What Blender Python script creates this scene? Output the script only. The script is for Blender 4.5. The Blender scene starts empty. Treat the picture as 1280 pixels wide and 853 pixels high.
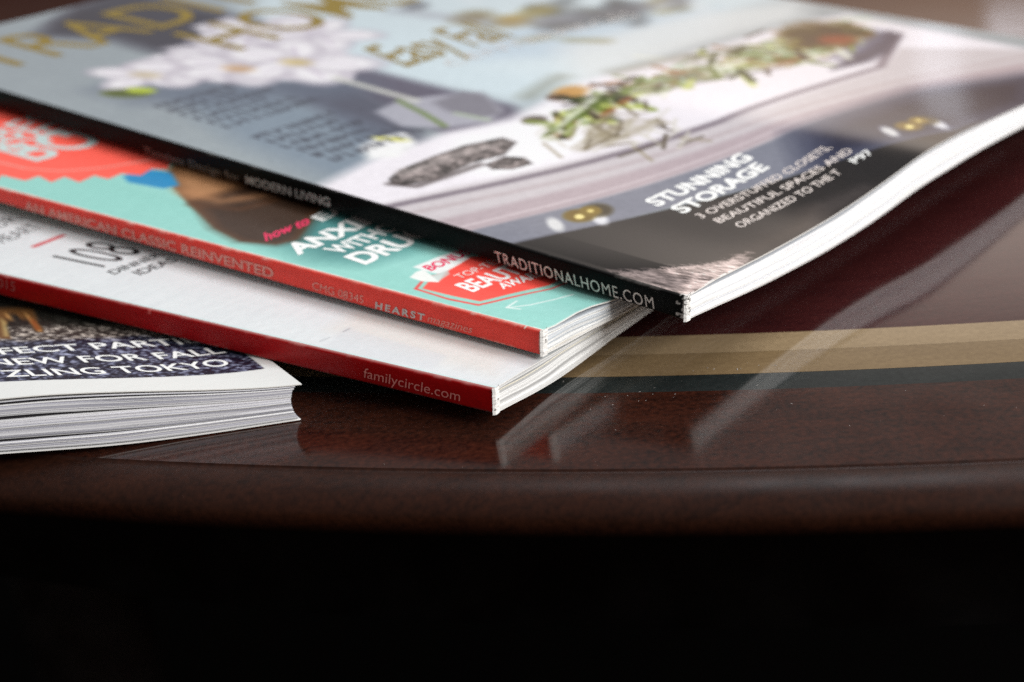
import bpy, math, random
import numpy as np
from mathutils import Matrix, Vector

random.seed(7)
rng = np.random.default_rng(7)
scene = bpy.context.scene
CM = 0.01

# ---------------------------------------------------------------- layout (all in centimetres)
CAM_H = 12.0338
CAM_R = np.array([[0.99432755, -0.1063613, 0.0], [-0.04106644, -0.38391305, 0.92245559], [-0.09811357, -0.91722301, -0.3861032]])      # columns: right, down, forward
LEAN = np.array([[0.99603237, 0.03760951, 0.08065386], [-0.03435998, 0.99855553, -0.04130663], [-0.08209088, 0.03837147, 0.9958859]])         # the leaning stack -> table


def prof(xs, ys, sm=0.5):
    """smooth curve through a few measured points"""
    g = np.arange(-2.0, 30.0, 0.05)
    y = np.interp(g, xs, ys)
    k = np.exp(-0.5 * (np.arange(-40, 41) * 0.05 / sm) ** 2)
    k /= k.sum()
    y = np.convolve(np.pad(y, 40, mode='edge'), k, mode='valid')
    return lambda u: np.interp(u, g, y)


class Mag:
    def __init__(s, origin, udeg, vdeg, W, L, B):
        a, b = math.radians(udeg), math.radians(vdeg)
        s.o = np.array(origin, float)
        s.ud = np.array([math.cos(a), math.sin(a)])
        s.vd = np.array([math.cos(b), math.sin(b)])
        s.W, s.L, s.B = W, L, B
        s.inv = np.linalg.inv(np.stack([s.ud, s.vd], 1))

    def plan(s, u, v):
        return (s.o[0] + u * s.ud[0] + v * s.vd[0], s.o[1] + u * s.ud[1] + v * s.vd[1])

    def uv(s, x, y):
        dx, dy = x - s.o[0], y - s.o[1]
        return s.inv[0, 0] * dx + s.inv[0, 1] * dy, s.inv[1, 0] * dx + s.inv[1, 1] * dy

    def world(s, u, v, w):
        """u, v across the cover, w height above the tail corner of the spine"""
        u, v, w = np.broadcast_arrays(u, v, w)
        x, y = s.plan(u, v)
        p = np.stack([x, y, s.o[2] + w], -1) @ s.B.T
        p[..., 2] += CAM_H
        return p


T = Mag((3.0915, 25.9074, -11.26), 49, 139, 20.7, 27.5, LEAN)
C = Mag((0.538, 25.582, -11.73), 48, 145.6, 18.0, 26.5, LEAN)
FC = Mag((-0.3152, 24.4635, -12.30), 54, 151, 18.6, 26.0, LEAN)
F = Mag((-3.92 - 20.3 * math.cos(math.radians(6.5)), 26.10 - 20.3 * math.sin(math.radians(6.5)), -CAM_H), 6.5, 118, 20.3, 24.0, np.eye(3))

t_top = prof([-2, 0, 2.4, 4.9, 6.9, 9.0, 11.2, 13.7, 17, 20.7, 30], [0, 0, -.08, -.06, .08, .36, .33, .23, .08, -.10, -.2], .6)
t_th = prof([-2, 0, 2.4, 6.1, 9.5, 12, 14, 30], [.465, .465, .57, .68, .76, .62, .56, .5], .7)
T.top = lambda u, v: t_top(u) * (.25 + .75 * np.exp(-np.maximum(v, 0) / 9.0))
T.th = lambda u, v: .465 + (t_th(u) - .465) * np.exp(-np.maximum(v, 0) / 3.5)
T.bot = lambda u, v: T.top(u, v) - T.th(u, v)


def under(m, u, v, above):
    """highest w that magazine m may have at (u, v) below the magazine lying on it"""
    x, y = m.plan(u, v)
    ua, va = above.uv(x, y)
    w = above.o[2] - m.o[2] + above.bot(np.clip(ua, 0, above.W), np.clip(va, 0, above.L)) - .03
    gap = np.maximum(np.maximum(-ua, -va), 0)
    return w + gap * .35


c_top = prof([-2, 0, .7, 1.3, 1.9, 4, 20], [0, 0, -.05, -.07, -.12, -.16, -.16], .25)
c_th = prof([-2, 0, .5, 1.0, 1.9, 4, 20], [.50, .50, .47, .43, .36, .30, .20], .3)
C.top = lambda u, v: np.minimum(c_top(u), under(C, u, v, T))
C.th = lambda u, v: c_th(u) * np.clip(1 - .0013 * np.maximum(v, 0) ** 2, .68, 1)
C.bot = lambda u, v: C.top(u, v) - C.th(u, v)

f_top = prof([-2, 0, .8, 1.5, 3, 6, 20], [0, 0, .0, -.03, -.08, -.12, -.10], .25)
f_th = prof([-2, 0, 1.0, 2.0, 3.8, 6, 20], [.48, .48, .57, .58, .43, .34, .18], .3)
FC.top = lambda u, v: np.minimum(f_top(u), under(FC, u, v, C))
FC.th = lambda u, v: f_th(u)


def fc_bot(u, v):
    w = FC.top(u, v) - FC.th(u, v)
    x, y = FC.plan(u, v)
    # the table top in the frame of the leaning stack
    n = LEAN[2]
    zt = (.02 - CAM_H - n[0] * x - n[1] * y) / n[2] - FC.o[2]
    return np.minimum(np.maximum(w, zt), FC.top(u, v) - .12)


FC.bot = fc_bot
F.top = prof([-2, 0, 8, 14.5, 16.0, 17.5, 18.8, 19.6, 20.3, 30], [.7, .80, 1.24, 1.34, 1.26, 1.07, .87, .77, .70, .68], .5)
F.top_u = F.top
F.bot_u = prof([-2, 0, 8, 14.5, 15.6, 17, 18.5, 20.3, 30], [.02, .02, .20, .30, .19, .06, .01, .01, .01], .5)


def f_top_clamped(u, v):
    w = F.top_u(u) - .012 * np.maximum(v, 0)
    x, y = F.plan(u, v)
    p = np.stack(np.broadcast_arrays(x, y, w - CAM_H), -1) @ LEAN
    uf, vf = FC.uv(p[..., 0], p[..., 1])
    h = FC.world(uf, vf, FC.bot(np.clip(uf, 0, FC.W), np.clip(vf, 0, FC.L)))[..., 2] - .012
    return np.where((uf > -.25) & (vf > 0), np.minimum(w, h + np.maximum(-uf, 0) * .4), w)


F.top = f_top_clamped
F.bot = lambda u, v: F.bot_u(u) * np.exp(-np.maximum(v, 0) / 6.0) + .012
F.th = lambda u, v: F.top(u, v) - F.bot(u, v)
# ---------------------------------------------------------------- end of layout


# ---------------------------------------------------------------- camera, light, exposure
cam_data = bpy.data.cameras.new('camera')
cam = bpy.data.objects.new('camera', cam_data)
scene.collection.objects.link(cam)
cam_data.sensor_width = 36.0
cam_data.lens = 56.25
cam_data.clip_start = 0.005
cam_data.clip_end = 100.0
cam_data.dof.use_dof = True
cam_data.dof.focus_distance = 0.278
cam_data.dof.aperture_fstop = 14.0
mw = Matrix.Identity(4)
for r_ in range(3):
    mw[r_][0] = CAM_R[r_, 0]
    mw[r_][1] = -CAM_R[r_, 1]
    mw[r_][2] = -CAM_R[r_, 2]
mw[2][3] = CAM_H * CM
cam.matrix_world = mw
scene.camera = cam

world = bpy.data.worlds.new('World')
scene.world = world
world.use_nodes = True
wn, wl = world.node_tree.nodes, world.node_tree.links
bg = wn['Background']
tc = wn.new('ShaderNodeTexCoord')
sx = wn.new('ShaderNodeSeparateXYZ')
rmp = wn.new('ShaderNodeValToRGB')
wl.new(tc.outputs['Generated'], sx.inputs[0])
mr = wn.new('ShaderNodeMapRange')
mr.inputs['From Min'].default_value = -1.0
mr.inputs['From Max'].default_value = 1.0
wl.new(sx.outputs['Z'], mr.inputs['Value'])
wl.new(mr.outputs[0], rmp.inputs['Fac'])
wl.new(rmp.outputs['Color'], bg.inputs['Color'])
bg.inputs['Strength'].default_value = 1.0


def ramp_set(ramp, stops):
    cr = ramp.color_ramp
    while len(cr.elements) > 1:
        cr.elements.remove(cr.elements[-1])
    cr.elements[0].position, cr.elements[0].color = stops[0][0], (*stops[0][1], 1)
    for p, c in stops[1:]:
        e = cr.elements.new(p)
        e.color = (*c, 1)


# a dim room: dark floor, dark furniture near the horizon, pale walls, ceiling
sinz = lambda deg: .5 + .5 * math.sin(math.radians(deg))
room = lambda k: [(0.0, (.012, .01, .009)), (sinz(2), (.02, .016, .013)), (sinz(8.5), (.03, .02, .014)),
                  (sinz(11), (.10 + .22 * k, .065 + .125 * k, .04 + .065 * k)), (sinz(14), (.30 + .85 * k, .28 + .64 * k, .27 + .48 * k)),
                  (sinz(18.5), (.34 + 1.15 * k, .33 + .95 * k, .33 + .80 * k)), (sinz(21.3), (.32 + .95 * k, .31 + .78 * k, .31 + .66 * k)),
                  (sinz(24.2), (.27, .245, .235)), (sinz(28), (.22, .21, .21)), (sinz(40), (.32, .32, .33)),
                  (sinz(55), (.40, .41, .43)), (1.0, (.46, .47, .50))]
ramp_set(rmp, room(0.0))
# the wall on the right, near the windows, is the brighter one
rmp2 = wn.new('ShaderNodeValToRGB')
ramp_set(rmp2, room(1.0))
wl.new(mr.outputs[0], rmp2.inputs['Fac'])
side = wn.new('ShaderNodeMapRange')
side.interpolation_type = 'SMOOTHSTEP'
side.inputs['From Min'].default_value = -.04
side.inputs['From Max'].default_value = .28
wl.new(sx.outputs['X'], side.inputs['Value'])
mixw = wn.new('ShaderNodeMix')
mixw.data_type = 'RGBA'
wl.new(side.outputs[0], mixw.inputs[0])
wl.new(rmp.outputs['Color'], mixw.inputs[6])
wl.new(rmp2.outputs['Color'], mixw.inputs[7])
wl.new(mixw.outputs[2], bg.inputs['Color'])


def area(name, loc, target, sx_, sy_, power, color):
    l = bpy.data.lights.new(name, 'AREA')
    l.shape = 'RECTANGLE'
    l.size, l.size_y = sx_, sy_
    l.energy = power
    l.color = color
    o = bpy.data.objects.new(name, l)
    scene.collection.objects.link(o)
    o.location = loc
    o.rotation_euler = (Vector(target) - Vector(loc)).to_track_quat('-Z', 'Y').to_euler()
    return o


area('window_light', (1.05, -0.45, 0.72), (0.02, 0.33, 0.0), 0.75, 0.7, 26.0, (1.0, 0.995, 0.985))
area('ceiling_light', (0.5, 1.15, 1.7), (0.02, 0.35, 0.0), 1.0, 0.8, 22.0, (0.93, 0.96, 1.0))

area('distant_window_light', (1.08, 3.22, 0.665), (0.11, 0.37, 0.015), 0.09, 0.06, 0.034, (0.82, 0.88, 1.0))

scene.view_settings.view_transform = 'Standard'
scene.view_settings.look = 'None'
scene.view_settings.exposure = 0.0
scene.view_settings.gamma = 1.0
scene.cycles.use_denoising = False
scene.cycles.max_bounces = 6


# ---------------------------------------------------------------- helpers
def lin(c):
    c = np.asarray(c, float)
    if c.max() > 1.001:
        c = c / 255.0
    return np.where(c <= 0.04045, c / 12.92, ((c + 0.055) / 1.055) ** 2.4)


def tag(o, label=None, cat=None, group=None, kind=None):
    for k, v in (('label', label), ('category', cat), ('group', group), ('kind', kind)):
        if v:
            o[k] = v
    return o


def empty(name, parent=None):
    o = bpy.data.objects.new(name, None)
    o.empty_display_size = .02
    scene.collection.objects.link(o)
    if parent:
        o.parent = parent
    return o


def mesh_obj(name, verts, faces, mats, parent=None, cols=None, mat_ids=None, smooth=True):
    """faces: list of (n, k) int arrays"""
    me = bpy.data.meshes.new(name)
    verts = np.asarray(verts, np.float32).reshape(-1, 3)
    loops = np.concatenate([np.asarray(f, np.int32).ravel() for f in faces])
    sizes = np.concatenate([np.full(len(f), np.asarray(f).shape[1], np.int32) for f in faces])
    me.vertices.add(len(verts))
    me.vertices.foreach_set('co', verts.ravel())
    me.loops.add(len(loops))
    me.loops.foreach_set('vertex_index', loops)
    me.polygons.add(len(sizes))
    starts = np.concatenate([[0], np.cumsum(sizes)[:-1]]).astype(np.int32)
    me.polygons.foreach_set('loop_start', starts)
    me.polygons.foreach_set('use_smooth', np.full(len(sizes), smooth, bool))
    if mat_ids is not None:
        me.polygons.foreach_set('material_index', np.asarray(mat_ids, np.int32))
    for m in mats:
        me.materials.append(m)
    if cols is not None:
        a = me.color_attributes.new('print', 'FLOAT_COLOR', 'POINT')
        c4 = np.ones((len(verts), 4), np.float32)
        c4[:, :3] = cols
        a.data.foreach_set('color', c4.ravel())
    me.update(calc_edges=True)
    me.validate()
    o = bpy.data.objects.new(name, me)
    scene.collection.objects.link(o)
    if parent:
        o.parent = parent
    return o


def grid_faces(nu, nv, off=0, flip=False):
    i = np.arange(nu * nv).reshape(nu, nv) + off
    f = np.stack([i[:-1, :-1], i[1:, :-1], i[1:, 1:], i[:-1, 1:]], -1).reshape(-1, 4)
    return f[:, ::-1] if flip else f


def fade(t):
    return t * t * (3 - 2 * t)


def vnoise(x, y, seed=0):
    """value noise 0..1"""
    tab = np.random.default_rng(seed).random((256, 256))
    xi, yi = np.floor(x).astype(int), np.floor(y).astype(int)
    fx, fy = fade(x - xi), fade(y - yi)
    g = lambda a, b: tab[a % 256, b % 256]
    return (g(xi, yi) * (1 - fx) * (1 - fy) + g(xi + 1, yi) * fx * (1 - fy)
            + g(xi, yi + 1) * (1 - fx) * fy + g(xi + 1, yi + 1) * fx * fy)


def fbm(x, y, seed=0, n=4):
    s, a, t = 0, 1, 0
    for k in range(n):
        s = s + a * vnoise(x * 2 ** k, y * 2 ** k, seed + k)
        t += a
        a *= .55
    return s / t


class Print:
    """the flat print of a cover: colours per grid point, sRGB while painting"""

    def __init__(s, U, V, base):
        s.U, s.V = U, V
        s.c = np.ones(U.shape + (3,)) * (np.array(base) / 255.0)

    def mix(s, a, col):
        if not isinstance(col, np.ndarray):
            col = np.array(col) / 255.0
        s.c = s.c * (1 - a[..., None]) + col * a[..., None]

    def sd(s, pts):
        pts = np.asarray(pts, float)
        d = np.full(s.U.shape, 1e9)
        ins = np.zeros(s.U.shape, bool)
        for (ax, ay), (bx, by) in zip(pts, np.roll(pts, -1, 0)):
            ex, ey = bx - ax, by - ay
            h = np.clip(((s.U - ax) * ex + (s.V - ay) * ey) / (ex * ex + ey * ey + 1e-12), 0, 1)
            d = np.minimum(d, np.hypot(s.U - ax - h * ex, s.V - ay - h * ey))
            if ey != 0:
                ins ^= ((ay > s.V) != (by > s.V)) & (s.U < ax + ex * (s.V - ay) / ey)
        return np.where(ins, -d, d)

    def poly(s, pts, col, soft=.03, a=1.0, wob=0, seed=3):
        d = s.sd(pts)
        if wob:
            d = d + wob * (fbm(s.U * 2.2, s.V * 2.2, seed) - .5) * 2
        s.mix(a * np.clip(.5 - d / (2 * soft), 0, 1), col)

    def stroke(s, pts, w, col, soft=.03, a=1.0):
        d = np.full(s.U.shape, 1e9)
        for (ax, ay), (bx, by) in zip(pts[:-1], pts[1:]):
            ex, ey = bx - ax, by - ay
            h = np.clip(((s.U - ax) * ex + (s.V - ay) * ey) / (ex * ex + ey * ey + 1e-12), 0, 1)
            d = np.minimum(d, np.hypot(s.U - ax - h * ex, s.V - ay - h * ey))
        s.mix(a * np.clip(.5 - (d - w / 2) / (2 * soft), 0, 1), col)

    def blob(s, c, ru, rv, ang, col, soft=.25, a=1.0):
        ca, sa = math.cos(ang), math.sin(ang)
        x, y = (s.U - c[0]) * ca + (s.V - c[1]) * sa, -(s.U - c[0]) * sa + (s.V - c[1]) * ca
        d = np.hypot(x / ru, y / rv)
        s.mix(a * np.clip((1 - d) / soft + .5, 0, 1), col)

    def grain(s, amp, scale, seed):
        s.c = np.clip(s.c + amp * (fbm(s.U * scale, s.V * scale, seed)[..., None] - .5), 0, 1)


# ---------------------------------------------------------------- materials
def new_mat(name):
    m = bpy.data.materials.new(name)
    m.use_nodes = True
    return m, m.node_tree.nodes, m.node_tree.links, m.node_tree.nodes['Principled BSDF']


def print_mat(name, rough, spec=.5, bump=0.0, scale=900):
    m, n, l, b = new_mat(name)
    a = n.new('ShaderNodeVertexColor')
    a.layer_name = 'print'
    l.new(a.outputs['Color'], b.inputs['Base Color'])
    b.inputs['Roughness'].default_value = rough
    b.inputs['Specular IOR Level'].default_value = spec
    if bump:
        t, x, bp = n.new('ShaderNodeTexCoord'), n.new('ShaderNodeTexNoise'), n.new('ShaderNodeBump')
        x.inputs['Scale'].default_value = scale
        x.inputs['Detail'].default_value = 3 if scale > 100 else 0
        bp.inputs['Strength'].default_value = bump
        bp.inputs['Distance'].default_value = .0004
        l.new(t.outputs['Object'], x.inputs['Vector'])
        l.new(x.outputs['Fac'], bp.inputs['Height'])
        l.new(bp.outputs[0], b.inputs['Normal'])
    return m


def flat_mat(name, srgb, rough=.35, spec=.5):
    m, n, l, b = new_mat(name)
    b.inputs['Base Color'].default_value = (*lin(srgb), 1)
    b.inputs['Roughness'].default_value = rough
    b.inputs['Specular IOR Level'].default_value = spec
    t, x, mx = n.new('ShaderNodeTexCoord'), n.new('ShaderNodeTexNoise'), n.new('ShaderNodeMix')
    mx.data_type = 'RGBA'
    x.inputs['Scale'].default_value = 1500
    x.inputs['Detail'].default_value = 2
    l.new(t.outputs['Object'], x.inputs['Vector'])
    mpr = n.new('ShaderNodeMapRange')
    mpr.inputs['From Min'].default_value, mpr.inputs['From Max'].default_value = .35, .75
    mpr.inputs['To Max'].default_value = .25
    l.new(x.outputs['Fac'], mpr.inputs['Value'])
    l.new(mpr.outputs[0], mx.inputs[0])
    mx.inputs[6].default_value = (*lin(srgb), 1)
    mx.inputs[7].default_value = (*(lin(srgb) * .55), 1)
    l.new(mx.outputs[2], b.inputs['Base Color'])
    return m


def wood_mat(name, dark, light, rough, grain=1.0, spec=.38):
    m, n, l, b = new_mat(name)
    t, mp = n.new('ShaderNodeTexCoord'), n.new('ShaderNodeMapping')
    mp.inputs['Scale'].default_value = (30, 95, 90)
    mp.inputs['Rotation'].default_value = (0, 0, .16)
    l.new(t.outputs['Object'], mp.inputs['Vector'])
    x = n.new('ShaderNodeTexNoise')
    x.inputs['Scale'].default_value = 2.0
    x.inputs['Detail'].default_value = 8
    x.inputs['Roughness'].default_value = .65
    x.inputs['Distortion'].default_value = .6
    l.new(mp.outputs[0], x.inputs['Vector'])
    fine = n.new('ShaderNodeTexNoise')
    fine.inputs['Scale'].default_value = 900
    fine.inputs['Detail'].default_value = 3
    l.new(t.outputs['Object'], fine.inputs['Vector'])
    mxf = n.new('ShaderNodeMath')
    mxf.operation = 'MULTIPLY_ADD'
    mxf.inputs[1].default_value = .55
    l.new(fine.outputs['Fac'], mxf.inputs[0])
    half = n.new('ShaderNodeMath')
    half.operation = 'MULTIPLY'
    half.inputs[1].default_value = .45
    l.new(x.outputs['Fac'], half.inputs[0])
    l.new(half.outputs[0], mxf.inputs[2])
    r = n.new('ShaderNodeValToRGB')
    ramp_set(r, [(.36, dark), (.64, light)])
    l.new(mxf.outputs[0], r.inputs['Fac'])
    l.new(r.outputs['Color'], b.inputs['Base Color'])
    b.inputs['Specular IOR Level'].default_value = spec
    x2 = n.new('ShaderNodeTexNoise')
    x2.inputs['Scale'].default_value = 60
    x2.inputs['Detail'].default_value = 4
    l.new(t.outputs['Object'], x2.inputs['Vector'])
    mpr = n.new('ShaderNodeMapRange')
    mpr.inputs['To Min'].default_value, mpr.inputs['To Max'].default_value = rough * .5, rough * 1.6
    l.new(x2.outputs['Fac'], mpr.inputs['Value'])
    l.new(mpr.outputs[0], b.inputs['Roughness'])
    bp = n.new('ShaderNodeBump')
    bp.inputs['Strength'].default_value = .03 * grain
    bp.inputs['Distance'].default_value = .0003
    l.new(x.outputs['Fac'], bp.inputs['Height'])
    l.new(bp.outputs[0], b.inputs['Normal'])
    return m


M_BLACKSPINE = print_mat('black_spine_stock', .45, .07, .15, 700)
M_GLOSS = print_mat('glossy_cover', .12, .36, .12, 26)
M_SATIN = print_mat('satin_cover', .34, .4, .12, 400)
M_SPINE = print_mat('spine_stock', .42, .22, .15, 700)
M_PAPER = print_mat('page_edges', .75, .2)
M_MAHOG = wood_mat('mahogany_border', (.009, .0035, .0025), (.042, .0115, .006), .13)
M_FIELD = wood_mat('mahogany_field', (.024, .0055, .006), (.042, .0095, .009), .095)
M_TAN = wood_mat('pale_inlay', (.21, .148, .082), (.265, .19, .108), .075, .4)
M_TAN2 = wood_mat('tan_inlay', (.145, .096, .048), (.185, .126, .064), .085, .4)
M_EBONY = wood_mat('ebony_inlay', (.010, .013, .0125), (.018, .022, .021), .09, .4)
M_RIM = wood_mat('mahogany_rim', (.012, .0042, .0024), (.027, .0085, .0042), .42, 1.0, .13)
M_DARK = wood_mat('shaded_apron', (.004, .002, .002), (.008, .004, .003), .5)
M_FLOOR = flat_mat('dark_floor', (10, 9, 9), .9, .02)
M_WHITEINK = flat_mat('white_ink', (238, 238, 234), .4)
M_GREYINK = flat_mat('grey_ink', (196, 190, 186), .4)
M_BLACKINK = flat_mat('black_ink', (14, 13, 15), .45, .3)
M_PINKINK = flat_mat('pink_ink', (226, 44, 92), .4)
M_GOLDINK = flat_mat('gold_ink', (134, 112, 34), .35)
M_PALEINK = flat_mat('pale_ink', (226, 214, 206), .45)
M_CORALINK = flat_mat('coral_ink', (214, 150, 140), .45)
M_TEALINK = flat_mat('pale_teal_ink', (190, 206, 202), .4)
M_REDSPINEINK = flat_mat('faded_ink', (228, 150, 136), .45)
M_DUST = flat_mat('dust', (170, 165, 160), .9, .1)

# ---------------------------------------------------------------- floor and table
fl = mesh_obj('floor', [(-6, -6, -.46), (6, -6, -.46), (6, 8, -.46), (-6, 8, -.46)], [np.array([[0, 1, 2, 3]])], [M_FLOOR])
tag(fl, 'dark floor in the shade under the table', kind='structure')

TC = (17.328, 96.707)          # centre of the round top, cm
R0_ = 75.43
table = empty('coffee_table')
table.location = (TC[0] * CM, TC[1] * CM, -.46)
tag(table, 'dark glossy mahogany table with a tan and black inlaid band near its rounded edge', 'table')


def revolve(name, profile, mat, n=720, dz=.46):
    """profile: (radius, height) in cm, closed ring swept round the table axis"""
    p = np.array(profile, float)
    a = np.linspace(0, 2 * math.pi, n, endpoint=False)
    k = len(p)
    v = np.stack([p[None, :, 0] * np.cos(a)[:, None], p[None, :, 0] * np.sin(a)[:, None],
                  np.broadcast_to(p[None, :, 1], (n, k))], -1) * CM
    v[..., 2] += dz
    i = np.arange(n * k).reshape(n, k)
    j = np.roll(i, -1, 0)
    f = np.stack([i[:, :-1], j[:, :-1], j[:, 1:], i[:, 1:]], -1).reshape(-1, 4)[:, ::-1]
    return mesh_obj(name, v, [f], [mat], table)


rb = R0_ - 2.9
rk = rb - .69
rt = rk - .97
rp = rt - .86
revolve('border', [(R0_, 0), (rb + .002, 0)][::-1], M_MAHOG)
revolve('ebony_band', [(rb, -.004), (rk, -.004)][::-1], M_EBONY)
revolve('inlay_band', [(rk - .002, -.002), (rt, -.002)][::-1], M_TAN2)
revolve('inlay_band', [(rt - .002, -.001), (rp, -.001)][::-1], M_TAN)
revolve('centre_panel', [(rp - .002, -.002), (rp - 1, -.002), (40, -.002), (10, -.002), (.01, -.002)][::-1], M_FIELD)
bull = [(R0_ + .0, 0.0), (R0_ + .02, -.03), (R0_ + .05, -.042), (R0_ + .09, -.042), (R0_ + .17, -.036)]
for t in np.linspace(0, 1, 30)[1:]:
    a = t * math.pi
    bull.append((R0_ + .17 + .72 * math.sin(a), -.036 - .50 * (1 - math.cos(a))))
bull += [(R0_ - .6, -1.06), (R0_ - 1.2, -1.18)]
revolve('rim', bull[::-1], M_RIM)
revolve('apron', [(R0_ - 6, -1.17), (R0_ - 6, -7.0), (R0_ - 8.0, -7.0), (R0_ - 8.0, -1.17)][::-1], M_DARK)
for k in range(4):
    a = math.pi / 4 + k * math.pi / 2
    q = []
    ff = []
    for s_, (z, r) in enumerate([(0, 2.2), (15, 2.5), (30, 2.9), (39, 3.4), (44.8, 3.4)]):
        for t in range(16):
            b = t / 16 * 2 * math.pi
            q.append(((52 * math.cos(a) + r * math.cos(b)) * CM, (52 * math.sin(a) + r * math.sin(b)) * CM, z * CM))
    for s_ in range(4):
        for t in range(16):
            ff.append((s_ * 16 + t, s_ * 16 + (t + 1) % 16, s_ * 16 + 16 + (t + 1) % 16, s_ * 16 + 16 + t))
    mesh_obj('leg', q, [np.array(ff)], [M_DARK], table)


# ---------------------------------------------------------------- magazines
class Book:
    def __init__(s, m, label):
        s.m = m
        s.e = empty('magazine')
        o = m.world(0.0, 0.0, m.bot(0.0, 0.0)).ravel() * CM
        ux = np.array([m.vd[1], -m.vd[0], 0])
        M3 = m.B @ np.stack([ux, np.array([m.vd[0], m.vd[1], 0]), np.array([0, 0, 1.0])], 1)
        mw_ = Matrix.Identity(4)
        for r in range(3):
            for c in range(3):
                mw_[r][c] = M3[r, c]
            mw_[r][3] = o[r]
        s.e.matrix_world = mw_
        s.M3, s.o = M3, o
        tag(s.e, label, 'magazine', 'magazines piled on the table')

    def loc(s, u, v, w):
        return (s.m.world(u, v, w) * CM - s.o) @ s.M3


def steps(*segs):
    out = [np.linspace(a, b, max(2, int(round((b - a) / d)) + 1))[:-1] for a, b, d in segs]
    return np.concatenate(out + [np.array([segs[-1][1]])])


def cover(bk, us, vs, paint, mat, th=.022, lift=None, name='front_cover', edge=(235, 233, 228), inner=(40, 38, 38)):
    """a cover sheet: printed top, cut paper edges and an inner face"""
    m = bk.m
    U, V = np.meshgrid(us, vs, indexing='ij')
    W = m.top(U, V) + (lift(U, V) if lift is not None else 0)
    top = bk.loc(U, V, W).reshape(-1, 3)
    nu, nv = U.shape
    cols = paint(U, V).reshape(-1, 3)
    verts, faces, cc = [top], [grid_faces(nu, nv)], [cols]
    off = nu * nv
    for (iu, iv) in ((slice(None), 0), (slice(None), -1), (-1, slice(None)), (0, slice(None))):
        a, b = U[iu, iv], V[iu, iv]
        w = W[iu, iv]
        k = len(a)
        v2 = np.concatenate([bk.loc(a, b, w), bk.loc(a, b, w - th)])
        f = np.stack([np.arange(k - 1), np.arange(1, k), np.arange(1, k) + k, np.arange(k - 1) + k], 1) + off
        if (iv == -1) or (iu == 0 and not isinstance(iu, slice)):
            f = f[:, ::-1]
        verts.append(v2)
        faces.append(f[:, ::-1])
        cc.append(np.broadcast_to(lin(edge), (2 * k, 3)))
        off += 2 * k
    su, sv = us[::6], vs[::6]
    su[-1], sv[-1] = us[-1], vs[-1]
    A, B_ = np.meshgrid(su, sv, indexing='ij')
    Wl = m.top(A, B_) + (lift(A, B_) if lift is not None else 0) - th
    verts.append(bk.loc(A, B_, Wl).reshape(-1, 3))
    faces.append(grid_faces(*A.shape, off=off, flip=True))
    cc.append(np.broadcast_to(lin(inner), (A.size, 3)))
    return mesh_obj(name, np.concatenate(verts), faces, [mat], bk.e, np.concatenate(cc))


def spine(bk, paint, bulge=.03, v0=0.0, mat=None):
    """the bound back: a slightly rounded strip from the front cover to the back cover"""
    m = bk.m
    vs = steps((v0, 3, .03), (3, 14, .06), (14, m.L, .2))
    n = 18
    f = np.linspace(0, 1, n)
    u = -bulge * np.sin(np.pi * f) ** .35
    Vv, Ff = np.meshgrid(vs, f, indexing='ij')
    Uu = np.broadcast_to(u, Vv.shape) * np.clip((Vv - v0) / .05 + .5, 0, 1) + .004 * (fbm(Vv * 1.3, Ff * 2 + 5, 5) - .5)
    t, b = m.top(0.0 * Vv, Vv), m.bot(0.0 * Vv, Vv)
    W = t + (b - t) * Ff
    Uu = Uu + np.where((Ff < .01) | (Ff > .99), .03, 0)
    cols = paint(Vv, Ff)
    return mesh_obj('spine', bk.loc(Uu, Vv, W), [grid_faces(len(vs), n)], [mat or M_SPINE], bk.e, cols.reshape(-1, 3))


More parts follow.
